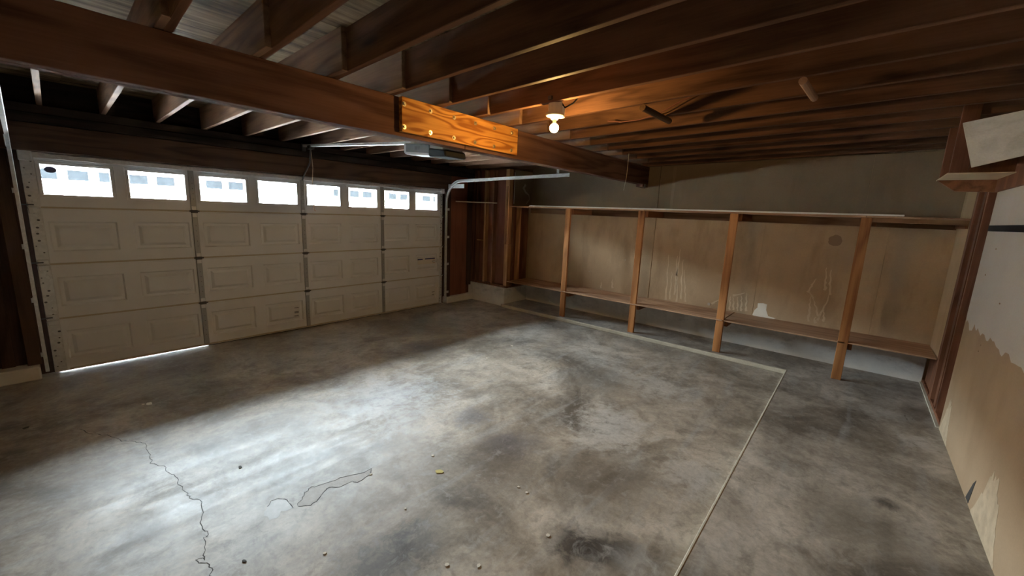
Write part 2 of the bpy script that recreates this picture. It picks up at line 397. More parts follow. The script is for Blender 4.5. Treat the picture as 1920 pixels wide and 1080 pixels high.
# ------------------------------------------------------------------ the setting: floor
floor = tag(B().box(XL-0.1, 6.5, -5.41, 0.25, -0.12, 0.0).build('floor', floor_m, org=(0, 0, 0)), 'stained grey concrete garage floor', kind='structure')
b = B(); pts = [(XL-0.1, -5.40), (5.56, -5.40), (5.56, -0.90), (6.40, -0.90), (6.40, YB-0.25), (XL-0.1, YB-0.25)]
b.prism([(x, y, -0.12) for x, y in pts], (0, 0, 0.12+ZR)).build('raised_slab', slab_m, floor)
b = B(); b.box(5.545, 5.575, -5.41, -0.93, 0.0, ZR+0.003, 0.006)
tag(b.build('curb_edge', curb_m, floor), 'pale curb face of the raised slab')
b = B(); b.box(1.0, 5.56, -5.412, -5.398, 0.0, ZR+0.002, 0.003).box(XL-0.1, 1.0, -5.412, -5.398, 0.0, ZR+0.002)
b.build('joint_edge', curb_m, floor)
crack = [(0.063, -1.567), (0.103, -1.692), (0.184, -1.824), (0.248, -1.994), (0.306, -2.061), (0.35, -2.146), (0.341, -2.32), (0.345, -2.412), (0.326, -2.469), (0.381, -2.571), (0.389, -2.653), (0.413, -2.749), (0.402, -2.86), (0.42, -2.989), (0.414, -3.049), (0.457, -3.138), (0.44, -3.238), (0.403, -3.358), (0.411, -3.451), (0.395, -3.464), (0.367, -3.562), (0.355, -3.623), (0.329, -3.594), (0.343, -3.648), (0.366, -3.696), (0.35, -3.746), (0.36, -3.9), (0.33, -4.1)]
pp = []
for (x0, y0), (x1, y1) in zip(crack, crack[1:]):
    for k in range(4):
        t = k/4; pp.append((x0+(x1-x0)*t+random.uniform(-.008, .008), y0+(y1-y0)*t+random.uniform(-.008, .008), 0.0))
B().ribbon(pp, [random.uniform(.0022, .0048) for _ in pp], (0, 0, 1), 0.0006).build('floor_crack', crack_m, floor)
def patch(name, outl, mat, rim):
    ou = []
    n = len(outl)
    for i in range(n):
        a, c = outl[i], outl[(i+1) % n]
        for k in range(3):
            t = k/3; ou.append((a[0]+(c[0]-a[0])*t+random.uniform(-.006, .006), a[1]+(c[1]-a[1])*t+random.uniform(-.006, .006), 0.0))
    o = B().prism(ou, (0, 0, 0.0005)).build(name, mat, floor)
    B().ribbon(ou[:rim], [random.uniform(.002, .006) for _ in ou[:rim]], (0, 0, 1), 0.001).build('chipped_rim', crack_m, o)
patch('spall_patch', [(0.814, -3.561), (0.859, -3.532), (0.891, -3.486), (0.946, -3.46), (0.987, -3.483), (1.053, -3.499), (1.132, -3.507), (1.248, -3.56), (1.298, -3.553), (1.258, -3.608), (1.155, -3.622), (1.142, -3.593), (1.064, -3.584), (1.02, -3.538), (0.972, -3.557), (0.917, -3.607), (0.871, -3.616), (0.835, -3.589)], spall_m, 54)
patch('spall_patch', [(0.788, -3.563), (0.793, -3.476), (0.768, -3.422), (0.732, -3.411), (0.696, -3.449), (0.662, -3.486), (0.664, -3.57), (0.701, -3.586), (0.728, -3.544), (0.765, -3.564)], spall2_m, 13)

# ------------------------------------------------------------------ ceiling: deck sheets and joists
ceil = tag(B().box(XL-0.1, XW+0.3, YB-0.3, 0.35, 2.86, 2.90).build('ceiling', deck, org=(0, 0, 0)), 'open joist ceiling with plywood subfloor above', kind='structure')
JH = 0.235
xs = [XL-0.1+1.22*i for i in range(7)]
for (ya, yb) in ((0.35, -0.92), (-0.92, -3.36), (-3.36, -5.80), (-5.80, YB-0.3)):
    sh = 0.6 if ya in (-0.92, -5.80) else 0.0
    for xa in xs:
        x0 = xa - sh; x1 = min(x0+1.217, XW+0.3)
        if x0 > XW: continue
        za, zb = zc(ya)+JH, zc(yb)+JH
        y0, y1 = ya, yb+0.003
        B().hexa([(x0, y0, za), (x1, y0, za), (x1, y1, zb), (x0, y1, zb), (x0, y0, za+0.02), (x1, y0, za+0.02), (x1, y1, zb+0.02), (x0, y1, zb+0.02)]).build('plywood_sheet', deck, ceil)
def joist_mesh(name, ya, yb, skew, yref, mat):
    def ring(y):
        x = skew*(y-yref); z = zc(y); return [(x-0.038, y, z), (x, y, z), (x, y, z+JH), (x-0.038, y, z+JH)]
    bb = B(); a, c = ring(ya), ring(yb)
    return bb.hexa([*a, *c], 0.003).build(name, mat, ceil, org=(0, 0, 0))
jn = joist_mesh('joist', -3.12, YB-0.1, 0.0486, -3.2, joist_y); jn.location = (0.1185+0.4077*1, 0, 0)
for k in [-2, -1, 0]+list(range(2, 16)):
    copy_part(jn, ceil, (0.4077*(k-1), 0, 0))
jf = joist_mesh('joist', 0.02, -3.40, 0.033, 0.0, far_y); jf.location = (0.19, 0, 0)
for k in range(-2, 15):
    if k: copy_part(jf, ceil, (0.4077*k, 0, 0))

# ------------------------------------------------------------------ front wall (with the garage door)
wf = tag(B().box(XL-0.1, -0.32, 0.02, 0.14, 0, 2.86).box(5.50, XW+0.3, 0.02, 0.14, 0, 2.86).box(-0.32, 5.5, 0.04, 0.14, 2.16, 2.86)
         .build('wall_front', panel_x, org=(0, 0, 0)), 'dark brown front wall around the garage door', kind='structure')
B().box(-0.6, 5.02, -0.09, 0.03, 2.105, 2.345, 0.004).build('header', header_x, wf)
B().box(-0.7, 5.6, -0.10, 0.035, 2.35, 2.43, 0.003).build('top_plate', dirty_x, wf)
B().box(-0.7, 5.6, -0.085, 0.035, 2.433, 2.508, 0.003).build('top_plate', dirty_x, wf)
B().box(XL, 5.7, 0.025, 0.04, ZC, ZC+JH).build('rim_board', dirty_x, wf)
b = B().box(-0.32, -0.235, -0.01, 0.10, 0.13, 2.35, 0.003); b.build('stud', jamb_z, wf)
B().box(-0.165, -0.075, -0.055, 0.12, 0.13, 2.105, 0.003).build('jamb_board', jamb_z, wf)
B().box(-0.235, -0.165, 0.02, 0.12, 0.13, 2.105).build('wall_board', jamb_z, wf)
B().box(-0.34, 0.03, 0.044, 0.16, 0.0, 2.2).build('door_stop', jamb_z, wf)
B().box(DW_-0.03, 5.52, 0.044, 0.16, 0.0, 2.2).build('door_stop', jamb_z, wf)
B().box(-0.34, 5.52, 0.044, 0.16, 2.09, 2.2).build('door_stop', jamb_z, wf)
B().box(-0.80, -0.32, 0.0, 0.03, 0.19, 2.34).build('wall_board', jamb_z, wf)
b = B().box(XL, -0.09, -0.14, 0.12, 0.0, 0.13, 0.012); tag(b.build('concrete_sill', conc, wf), 'rough concrete sill')
B().box(4.985, 5.05, -0.05, 0.12, 0.12, 2.105, 0.003).build('jamb_board', jamb_z, wf)
B().box(5.05, 5.50, 0.0, 0.02, 0.12, 2.5).build('wall_board', panel_z, wf)
B().box(5.50, 5.59, -0.05, 0.02, 0.30, 2.345, 0.003).build('stud', jamb_z, wf)
tag(B().box(4.95, 5.62, -0.09, 0.12, 0.0, 0.125, 0.015).build('concrete_sill', conc, wf), 'rough concrete sill')

# ------------------------------------------------------------------ jog by the door and right wall
wr = tag(B().box(XW+0.02, XW+0.15, 0.14, YB-0.3, 0, 2.86).build('wall_right', dry_brown, org=(0, 0, 0)), 'brown drywall side wall behind the long shelves', kind='structure')
tag(B().box(5.60, XW+0.3, -0.93, 0.10, 0.0, 0.345, 0.01).build('concrete_block', conc, wr), 'concrete footing block beside the door')
B().box(5.665, 5.755, -0.925, 0.02, 0.345, 0.385).build('sill_plate', studd_z, wr)
B().box(5.755, 5.775, -0.84, 0.02, 0.385, 2.51).build('sheathing_board', panel_z, wr)
B().box(5.775, XW+0.02, -0.835, -0.82, 0.345, 2.51).build('sheathing_board', panel_z, wr)
for (y0, y1, m) in ((-0.03, 0.02, studd_z), (-0.12, -0.08, studd_z), (-0.335, -0.295, stud_z), (-0.545, -0.51, studd_z)):
    B().box(5.665, 5.755, y0, y1, 0.385, 2.5, 0.002).build('stud', m, wr)
B().box(5.665, 5.70, -0.295, -0.12, 1.18, 1.20).build('blocking', stud_z, wr)
B().box(5.655, 5.755, -0.925, -0.835, 1.165, 2.5, 0.003).build('corner_post', stud_z, wr)
B().box(5.655, 5.755, -0.935, -0.845, 0.385, 1.16, 0.003).build('corner_post', stud_z, wr)
B().box(5.64, 5.655, -0.90, -0.855, 1.16, 2.2, 0.002).build('batten', stud_z, wr)
for x0 in (5.80, 5.98, 6.20):
    B().box(x0, x0+0.04, -0.925, -0.84, 0.345, 1.84, 0.002).build('stud', studd_z if x0 != 5.98 else stud_z, wr)
B().box(5.655, XW+0.02, -0.93, -0.84, 0.345, 0.385).build('sill_plate', studd_z, wr)
B().box(5.775, XW, -0.945, -0.925, 1.86, 2.50).build('drywall_panel', dry_brown_shade, wr)
b = B(); pt = [(6.085, 2.26), (6.028, 2.193), (6.095, 2.123), (6.191, 2.078), (6.222, 2.002), (6.132, 1.914)]
b.ribbon([(x, -0.945, z) for x, z in pt], [0.05, 0.06, 0.04, 0.03, 0.03, 0.02], (0, -1, 0), 0.002).build('putty_mark', putty_m, wr)
tag(B().box(6.27, XW+0.05, YB, -0.93, 0.0, 0.468, 0.006).build('foundation', conc, wr), 'stained concrete foundation under the lower shelf')
B().tube([(5.765, -0.948, 2.45), (5.768, -0.948, 2.2), (5.762, -0.948, 1.9)], 0.004, 6).build('white_cord', white_m, wr)
# drywall sheets
def sheet(y0, y1, z0, z1, m):
    B().box(XW, XW+0.02, y0, y1, z0, z1, 0.002).build('drywall_panel', m, wr)
for (y0, y1) in ((-0.93, -3.388), (-3.396, -4.86), (-4.862, -6.08), (-6.082, YB)):
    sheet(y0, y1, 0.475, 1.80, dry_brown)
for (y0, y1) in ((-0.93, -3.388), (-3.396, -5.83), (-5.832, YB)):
    sheet(y0, y1, 1.802, 2.56, dry_brown_shade)
for (yy, z0, z1) in ((-3.60, 1.90, 2.5), ):
    B().box(XW-0.0015, XW, yy-0.02, yy+0.02, z0, z1).build('joint_tape', tape_m, wr)
b = B(); ptp = [(-4.864, .495), (-4.882, .566), (-4.912, .604), (-4.909, .665), (-4.971, .676), (-5.017, .666), (-5.016, .591), (-5.049, .512), (-5.139, .498), (-5.10, .478), (-4.90, .478)]
tag(b.prism([(XW-0.002, y, z) for y, z in ptp], (0.002, 0, 0)).build('torn_patch', torn_m, wr), 'white patch where the paper is torn off')
def drip(lines, base_w):
    for (ya, za, yb2, zb2) in lines:
        n = 9; pts = []; ws = []
        for k in range(n+1):
            t = k/n; pts.append((XW, ya+(yb2-ya)*t+random.uniform(-.008, .008), za+(zb2-za)*t)); ws.append(base_w*(0.35+0.9*t)*random.uniform(.6, 1.2))
        B().ribbon(pts, ws, (-1, 0, 0), 0.0012).build('dried_drip', drip_m, wr)
drip([(-3.643, 1.2, -3.678, .5), (-3.72, .95, -3.73, .52), (-3.79, 1.05, -3.841, .5), (-3.806, 1.3, -3.80, .9), (-3.86, 1.15, -3.90, .55), (-3.90, 1.0, -3.967, .52), (-3.77, 1.2, -3.80, .6)], 0.022)
drip([(-4.56, .70, -4.58, .51), (-4.60, .72, -4.63, .52), (-4.65, .71, -4.68, .51), (-4.70, .74, -4.72, .52), (-4.76, .78, -4.78, .53), (-4.74, .78, -4.60, .72), (-4.42, .63, -4.33, .55)], 0.024)
drip([(-5.47, .85, -5.49, .53), (-5.49, 1.08, -5.43, .90), (-5.43, .92, -5.50, .83), (-5.50, .83, -5.59, .60), (-5.577, 1.23, -5.60, .95), (-5.618, 1.21, -5.653, .90), (-5.653, .90, -5.58, .56), (-5.62, .70, -5.64, .56), (-5.55, .60, -5.56, .52)], 0.024)
drip([(-2.55, .62, -2.55, .52), (-2.75, .70, -2.76, .55)], 0.03)
b = B(); c0 = (XW-0.0015, -5.613, 1.564); n = 18
b.prism([(c0[0], c0[1]+0.068*math.cos(k*2*math.pi/n)*random.uniform(.9, 1.1), c0[2]+0.07*math.sin(k*2*math.pi/n)*random.uniform(.9, 1.1)) for k in range(n)], (0.0015, 0, 0)).build('damp_spot', spot_m, wr)
for (y, z, r) in ((-4.30, .545, .022), (-2.95, 1.05, .01), (-5.90, 1.50, .016), (-2.3, .78, .008)):
    B().prism([(XW-0.004, y+r*math.cos(k*math.pi/4), z+r*math.sin(k*math.pi/4)) for k in range(8)], (0.004, 0, 0)).build('nail_patch', putty_m, wr)

# ------------------------------------------------------------------ back wall, left wall
wb = tag(B().box(XL-0.1, XW+0.3, YB-0.25, YB-0.11, 0, 2.86).build('wall_back', panel_x, org=(0, 0, 0)), 'back wall of half painted drywall with bare studs near the corner', kind='structure')
ZS = 1.03
jag = [(4.90, ZS+.03)]
x = 4.86
while x > 2.4:
    jag.append((x, ZS+random.uniform(-.035, .02)-(0.05 if 4.6 < x < 4.75 else 0))); x -= random.uniform(.03, .09)
b = B(); b.prism([(4.90, YB, ZR), *[(x, YB, z) for x, z in jag], (2.4, YB, ZR)], (0, -0.013, 0))
tag(b.build('drywall_panel', dry_low, wb), 'bare brown lower drywall')
b = B(); b.prism([(4.90, YB, 2.62), *[(x, YB, z+0.0005) for x, z in jag], (2.4, YB, 2.62)], (0, -0.013, 0))
tag(b.build('drywall_panel', dry_white, wb), 'off white painted upper drywall')
B().box(XL, 2.398, YB-0.013, YB, ZS, 2.62).build('drywall_panel', dry_white, wb)
B().box(XL, 2.398, YB-0.013, YB, ZR, ZS-0.001).build('drywall_panel', dry_low, wb)
# torn paper marks near the base
scuff_m = plain('scuffed_paper', (0.46, 0.355, 0.235), 0.9, var=0.2, vscale=14)
for (xa, xb, hh, seed) in ((4.50, 4.88, .34, 3), (2.95, 3.52, .42, 5)):
    rs = random.Random(seed); n = 26; top = []
    for k in range(n+1):
        t = k/n; top.append((xb+(xa-xb)*t, YB+0.0012, ZR+0.02+hh*math.sin(math.pi*t)**1.5*rs.uniform(.75, 1.0)))
    B().prism([(xb, YB+0.0012, ZR), *top, (xa, YB+0.0012, ZR)], (0, -0.0012, 0)).build('scuffed_patch', scuff_m, wb)
B().prism([(3.68, YB+.002, .06), (3.60, YB+.002, .06), (3.56, YB+.002, .24), (3.60, YB+.002, .20)], (0, -0.002, 0)).build('seam_gap', crack_m, wb)
B().box(5.70, XW, YB-0.013, YB, 0.47, 2.60).build('drywall_panel', dry_brown, wb)
B().box(4.86, 4.90, YB-0.11, YB-0.015, ZR, 2.60, 0.002).build('stud', studd_z, wb)
B().box(5.22, 5.26, YB-0.11, YB-0.003, ZR, 2.60, 0.002).build('stud', studd_z, wb)
B().box(5.34, 5.43, YB-0.11, YB-0.008, ZR, 2.60, 0.002).build('stud', studd_z, wb)
B().box(5.60, 5.70, YB-0.11, YB+0.0, ZR, 2.60, 0.002).build('stud', studd_z, wb)
B().box(4.90, 5.22, YB-0.11, YB-0.06, ZR, 2.60).build('wall_board', studd_z, wb)
B().box(4.90, XW, YB-0.11, YB-0.002, ZR, ZR+0.04, 0.003).build('sill_plate', studd_z, wb)
B().box(4.9, XW, YB-0.003, YB+0.02, ZR, ZR+0.012).build('slab_edge', curb_m, wb)
B().box(5.70, 6.27, YB-0.1, YB-0.02, ZR+0.04, 0.46).build('wall_board', studd_z, wb)
tag(B().box(2.4, 4.885, YB, YB+0.004, 1.745, 1.79).build('tape_strip', black_m, wb), 'black strip across the painted wall')
for (x, z) in ((4.62, 1.42), (4.05, 1.28), (4.5, 1.62), (4.25, .95), (4.27, .90)):
    B().prism([(x+.012*math.cos(k*math.pi/3), YB+.002, z+.006*math.sin(k*math.pi/3)) for k in range(6)], (0, -0.002, 0)).build('nail_mark', spot_m, wb)
wl = tag(B().box(XL-0.15, XL, YB-0.25, 0.1, 0, 2.86).build('wall_left', dry_brown, org=(0, 0, 0)), 'brown drywall side wall left of the garage door', kind='structure')

# ------------------------------------------------------------------ garage door
DW = 4.877; SH = 0.5334
door = tag(empty('door_1', (0, 0, 0)), 'white four section garage door with a row of windows along the top', kind='structure')
PX0, PP, PWID = 0.108, 0.598, 0.474        # first panel, pitch, width
TH = 0.04
def panel_proto():
    """embossed panel, outer corner at the origin in the door plane"""
    bm = bmesh.new(); h = 0.285
    rings = [(0, 0), (0.012, 0.020), (0.038, 0.020), (0.064, 0.001)]
    prev = None
    for ins, dep in rings:
        r = [bm.verts.new(p) for p in ((ins, dep, ins), (PWID-ins, dep, ins), (PWID-ins, dep, h-ins), (ins, dep, h-ins))]
        if prev:
            for k in range(4): bm.faces.new((prev[k], prev[(k+1) % 4], r[(k+1) % 4], r[k]))
        prev = r
    bm.faces.new(prev); bmesh.ops.recalc_face_normals(bm, faces=bm.faces[:])
    for f in bm.faces:
        if f.normal.y > 0: f.normal_flip()
    me = bpy.data.meshes.new('panel'); bm.to_mesh(me); bm.free(); me.materials.append(door_m); return me
panel_me = panel_proto(); PH = 0.285
def section(i):
    z0 = i*SH+(0.007 if i == 0 else 0.0005); z1 = (i+1)*SH-0.0005
    top = i == 3
    pz0 = (1.722 if top else i*SH+0.125); pz1 = (2.006 if top else pz0+PH)
    bb = B(); bm = bb.bm
    xsb = [0.0]
    for k in range(8): xsb += [PX0+PP*k, PX0+PP*k+PWID]
    xsb.append(DW); zsb = [z0, pz0, pz1, z1]
    def quad(p): bm.faces.new([bm.verts.new(q) for q in p])
    for a in range(len(xsb)-1):
        for c in range(3):
            if c == 1 and a % 2 == 1: continue
            quad([(xsb[a], 0, zsb[c]), (xsb[a+1], 0, zsb[c]), (xsb[a+1], 0, zsb[c+1]), (xsb[a], 0, zsb[c+1])])
            if top: quad([(xsb[a], TH, zsb[c]), (xsb[a+1], TH, zsb[c]), (xsb[a+1], TH, zsb[c+1]), (xsb[a], TH, zsb[c+1])])
    if not top: quad([(0, TH, z0), (DW, TH, z0), (DW, TH, z1), (0, TH, z1)])
    for (za) in (z0, z1): quad([(0, 0, za), (DW, 0, za), (DW, TH, za), (0, TH, za)])
    for xa in (0, DW): quad([(xa, 0, z0), (xa, TH, z0), (xa, TH, z1), (xa, 0, z1)])
    s = bb.build('section', door_m, door)
    # rolled lips at the joints
    if i: B().box(0.0, DW, -0.008, 0.004, z0-0.002, z0+0.014, 0.003).build('joint_lip', edge_m, s)
    if not top: B().box(0.0, DW, -0.006, 0.004, z1-0.016, z1, 0.003).build('joint_lip', door_m, s)
    for k in range(8):
        x0 = PX0+PP*k
        if not top:
            o = bpy.data.objects.new('panel', panel_me); link(o, s); o.location = (x0, 0, pz0)
        else:
            x1 = x0+PWID
            f = B()
            for (a, c2, d, e) in ((x0-.022, x1+.022, pz0-.022, pz0+.006), (x0-.022, x1+.022, pz1-.006, pz1+.022), (x0-.022, x0+.006, pz0+.006, pz1-.006), (x1-.006, x1+.022, pz0+.006, pz1-.006)):
                f.box(a, c2, -0.010, TH+0.008, d, e, 0.003)
            f.build('window_frame', door_m, s)
            B().box(x0+.004, x1-.004, 0.018, 0.021, pz0+.004, pz1-.004).build('window_pane', glass, s)
    # centre stiles
    for xc in (1.2325, 2.4385, 3.6545):
        t0, t1 = z0+0.02, z1-0.02
        B().box(xc-0.026, xc+0.026, -0.014, 0.0, t0, t1, 0.004).build('centre_stile', stile_m, s)
        h = B()
        for q in range(5):
            zz = t0+0.12+(t1-t0-0.2)*q/5
            h.prism([(xc+.004+.004*math.cos(k*math.pi/4), -0.0152, zz+.004*math.sin(k*math.pi/4)) for k in range(8)], (0, 0.0012, 0))
        tag(h.build('stile_holes', steel_d, s), kind='stuff')
        if i < 3:
            hb = B().box(xc-0.032, xc+0.032, -0.024, -0.012, z1-0.015, z1+0.02, 0.003)
            hb.tube([(xc-0.045, -0.026, z1+0.006), (xc+0.045, -0.026, z1+0.006)], 0.008, 8)
            hb.build('hinge', steel_d, s)
            B().box(xc-0.022, xc+0.022, -0.018, -0.012, z1-0.06, z1+0.06, 0.003).build('hinge_plate', galv, s)
    for (xa, xb) in ((-0.004, 0.082), (DW-0.06, DW+0.004)):
        B().box(xa, xb, -0.012, 0.0, z0+0.004, z1-0.004, 0.003).build('end_stile', galv, s)
        h = B()
        for q in range(8):
            zz = z0+0.05+(z1-z0-0.1)*q/7+random.uniform(-.01, .01); xx = random.uniform(xa+.015, xb-.012); rr = random.choice((.005, .006, .009))
            h.prism([(xx+rr*1.2*math.cos(k*math.pi/4), -0.0135, zz+rr*math.sin(k*math.pi/4)) for k in range(8)], (0, 0.0015, 0))
        tag(h.build('stile_holes', steel_d, s), kind='stuff')
        if i < 3:
            xo = xa-0.03 if xa < 1 else xb+0.03; xi = (xa+xb)/2
            hb = B().box(xa+.006, xb-.006, -0.022, -0.012, z1-0.05, z1+0.055, 0.004)
            hb.tube([(xa+.004, -0.03, z1+0.004), (xb-.004, -0.03, z1+0.004)], 0.009, 8)
            hb.build('hinge', galv, s)
            B().tube([(xi, -0.035, z1+0.03), (xo, -0.045, z1+0.03)], 0.006, 8).build('roller_stem', steel_d, s)
    return s
secs = [section(i) for i in range(4)]
B().box(0.0, DW, -0.045, -0.002, 2.066, 2.078, 0.003).box(0.0, DW, -0.047, -0.040, 2.05, 2.094, 0.002).box(0.0, DW, -0.004, 0.0, 2.078, 2.115).build('top_strut', galv, door)
B().box(-0.01, 0.075, -0.06, -0.012, 2.02, 2.11, 0.006).build('top_bracket', galv, door)
B().box(DW-0.07, DW+0.01, -0.06, -0.012, 2.02, 2.11, 0.006).build('top_bracket', galv, door)
B().box(1.25, DW, 0.002, TH, 0.0, 0.007).build('bottom_seal', black_m, door)
B().box(0.10, DW, -0.006, 0.002, 0.012, 0.030, 0.002).build('bottom_rail', edge_m, door)
B().box(4.66, 4.76, -0.02, -0.001, 0.80, 0.83, 0.002).box(4.76, 4.82, -0.022, -0.012, 0.62, 0.86, 0.003).build('latch', galv, door)
st = B().box(4.34, 4.73, -0.0016, -0.0004, 0.775, 0.872).build('sticker', label_m, secs[1])
B().box(4.34, 4.45, -0.0026, -0.0016, 0.853, 0.872).box(4.50, 4.72, -0.0026, -0.0016, 0.856, 0.876).build('printed_heading', blue_m, secs[1])
B().prism([(4.70+.024*math.cos(k*math.pi/6), -0.0028, .812+.024*math.sin(k*math.pi/6)) for k in range(12)], (0, 0.001, 0)).build('printed_dot', red_m, secs[1])
for (x, z, n) in ((2.287, .313, 1), (2.284, .258, 2), (2.281, .200, 1), (4.69, .25, 1), (4.688, .205, 1)):
    pm = B()
    for q in range(n): pm.box(x-.028, x+.028, -0.0012, 0.0, z-.005-.014*q, z+.003-.014*q)
    pm.build('printed_mark', ink_m, secs[0])
B().prism([(0.176+.040*math.cos(k*math.pi/8), 0.0172, 1.956+.030*math.sin(k*math.pi/8)) for k in range(16)], (0, 0.0006, 0)).build('window_decal', decal_m, secs[3])

# tracks
def track(xc, side, label):
    o = tag(empty('door_track', (xc, -0.06, 0.0)), label, 'door track', 'garage door tracks')
    path = [(xc, -0.05, 0.05), (xc, -0.05, 1.0), (xc, -0.055, 1.86)]
    R = 0.36
    for k in range(1, 13):
        a = k/12*math.pi/2; path.append((xc, -0.055-R*(1-math.cos(a)), 1.86+R*math.sin(a)+0.02*k/12))
    path += [(xc, -1.5, 2.262), (xc, -2.63, 2.285)]
    s = side
    prof = [(0, .024), (s*.022, .024), (s*.026, .018), (s*.022, .021), (s*.003, .021), (s*.003, -.021), (s*.022, -.021), (s*.026, -.018), (s*.022, -.024), (0, -.024)]
    B().sweep(path, prof).build('rail', galv, o)
    if side > 0: xa, xb = xc+0.0, xc-0.004
    for z in (0.22, 0.75, 1.25, 1.75):
        B().box(min(xc, xc-s*.07), max(xc, xc-s*.07), -0.052, -0.047, z-.022, z+.022, 0.002).box(xc-s*.003, xc, -0.06, -0.0, z-.022, z+.022).build('bracket', galv, o)
    B().box(xc-s*.005, xc-s*.0, -0.50, -0.02, 2.12, 2.19, 0.001).build('corner_plate', galv, o)
    B().box(xc-s*.006, xc-s*.002, -2.45, -2.41, 2.28, 2.505).build('hanger_strap', galv, o)
    B().tube([(xc-s*.004, -1.95, 2.268), (xc-s*.016, -1.95, 2.268)], 0.014, 8).build('bolt', steel_d, o)
    return o
track(-0.062, 1, 'galvanised door track at the left edge of the garage door')
track(4.945, -1, 'curved galvanised door track on the right side of the garage door')

# ------------------------------------------------------------------ main beam with splice plate
bmo = tag(empty('support_beam', (3.0, -3.155, 2.243)), 'long dark timber beam across the ceiling with a bright bolted splice board', 'beam')
BZ0, BZ1 = 2.243, 2.508
B().box(XL, 2.42, -3.21, -3.155, BZ0, BZ1, 0.003).build('beam_plank', beam_x, bmo)
B().box(2.424, XW, -3.21, -3.155, BZ0, BZ1, 0.003).build('beam_plank', beam_x, bmo)
B().box(XL, XW, -3.153, -3.10, BZ0, BZ1, 0.003).build('beam_plank', beam_x, bmo)
sp = tag(B().box(1.775, 3.055, -3.25, -3.211, 2.272, 2.507, 0.002).build('splice_plate', plate_x, bmo), 'bright yellow fir splice board with two rows of bolts')
bolt = None
for k in range(6):
    for z in (2.458, 2.305):
        x = 1.793+0.2345*k
        if bolt is None:
            bb = B(); bb.tube([(x, -3.25, z), (x, -3.2525, z)], 0.0165, 14); bb.tube([(x, -3.2525, z), (x, -3.263, z)], 0.009, 6)
            bolt = bb.build('bolt', brass, sp); bx, bz = x, z
        else: copy_part(bolt, sp, (x-bx, 0, z-bz))
B().box(6.10, XW, -3.205, -3.10, 2.205, 2.243, 0.002).build('bearing_block', beam_x, bmo)
B().box(6.16, 6.175, -3.215, -3.205, 2.185, 2.25).build('bracket', steel_d, bmo)

# ------------------------------------------------------------------ long built-in shelves
shf = tag(empty('built_in_shelf', (5.65, -3.8, ZR)), 'long two level wooden shelf with four front posts along the brown wall', 'shelf')
py = (-2.19, -3.42, -4.61, -5.86)
for i, y in enumerate(py):
    zt = 1.838
    bb = B().box(5.65, 5.69, y-0.045, y+0.045, ZR, zt, 0.003); bb.build('post', post_z, shf)
    B().box(5.69, XW, y-0.085, y-0.047, 1.752, 1.838, 0.002).build('upper_arm', arm_x, shf)
    B().box(5.69, 6.27, y-0.085, y-0.047, 0.40, 0.469, 0.002).build('lower_arm', arm_x, shf)
B().box(5.655, 5.72, -0.985, -0.945, 0.385, 0.469, 0.002).build('lower_arm', arm_x, shf)
for (y0, y1, x0) in ((-0.95, -3.44, 5.645), (-3.445, -5.85, 5.645), (-5.855, -6.595, 5.66)):
    B().box(x0, XW-0.002, y1, y0, 1.840, 1.856, 0.002).build('upper_board', shelf_y, shf)
for (y0, y1, x0, dz) in ((-0.95, -2.20, 5.64, 0), (-2.204, -3.44, 5.64, .001), (-3.446, -4.64, 5.635, .004), (-4.646, -5.88, 5.65, 0.0), (-5.884, -6.59, 5.655, .005)):
    B().box(x0, XW-0.002, y1, y0, 0.470+dz, 0.486+dz, 0.002).build('lower_board', shelf_y, shf)
B().box(XW-0.02, XW-0.001, -6.59, -0.95, 1.745, 1.838, 0.002).build('wall_ledger', ledger_y, shf)
B().box(5.66, 5.68, -6.59, -5.91, 1.79, 1.838, 0.002).build('front_rail', ledger_y, shf)
B().box(5.70, 6.27, -6.595, -6.575, 1.76, 1.838).build('end_ledger', arm_x, shf)
o = B().box(5.640, 5.655, -6.14, -1.40, 1.857, 1.875, 0.002).build('trim_strip', white_m)
tag(o, 'long thin white trim strip lying on the front edge of the upper shelf', 'trim strip')
b = B(); b.prism([(5.72, -3.82, 1.8565), (5.90, -3.84, 1.8565), (5.92, -4.0, 1.8565), (5.86, -4.17, 1.8565), (5.74, -4.15, 1.8565)], (0, 0, 0.022))
tag(b.build('folded_cloth', black_m), 'flat black folded item lying on the upper shelf', 'cloth')

# corner shelf between the studs by the door
cs = tag(empty('corner_shelf', (5.5, -0.3, 1.89)), 'small thin triangular corner shelf beside the right door track', 'shelf')
B().prism([(5.16, -0.052, 1.892), (5.195, -0.052, 1.892), (5.66, -0.62, 1.892), (5.64, -0.65, 1.892)], (0, 0, 0.016)).build('front_strip', cream_m, cs)
B().prism([(5.20, -0.052, 1.894), (5.66, -0.052, 1.894), (5.66, -0.615, 1.894)], (0, 0, 0.010)).build('board', shelf_y, cs)

# ------------------------------------------------------------------ rack hanging in the back corner
rk = tag(empty('hanging_rack', (4.6, -6.4, 2.05)), 'dark wooden hanging rack under the joists in the back corner', 'rack')
B().box(4.37, 4.41, -6.355, -6.262, 2.146, 2.62, 0.003).build('hanger_board', rackz, rk)
B().box(4.375, 4.40, -6.597, -6.357, 2.146, 2.30, 0.003).build('hanger_board', rackz, rk)
B().box(4.885, 4.925, -6.36, -6.262, 2.146, 2.62, 0.003).build('hanger_board', rackz, rk)
B().prism([(4.85, -6.25, 2.138), (4.85, -6.365, 2.05), (4.85, -6.598, 2.045), (4.85, -6.598, 2.138)], (0.038, 0, 0)).build('support_arm', arm_x, rk)
B().box(4.33, 4.93, -6.595, -6.25, 2.139, 2.146).build('shelf_board', cream_m, rk)
B().box(1.5, 4.845, -6.598, -6.575, 2.045, 2.30, 0.002).build('wall_ledger', rackz, rk)
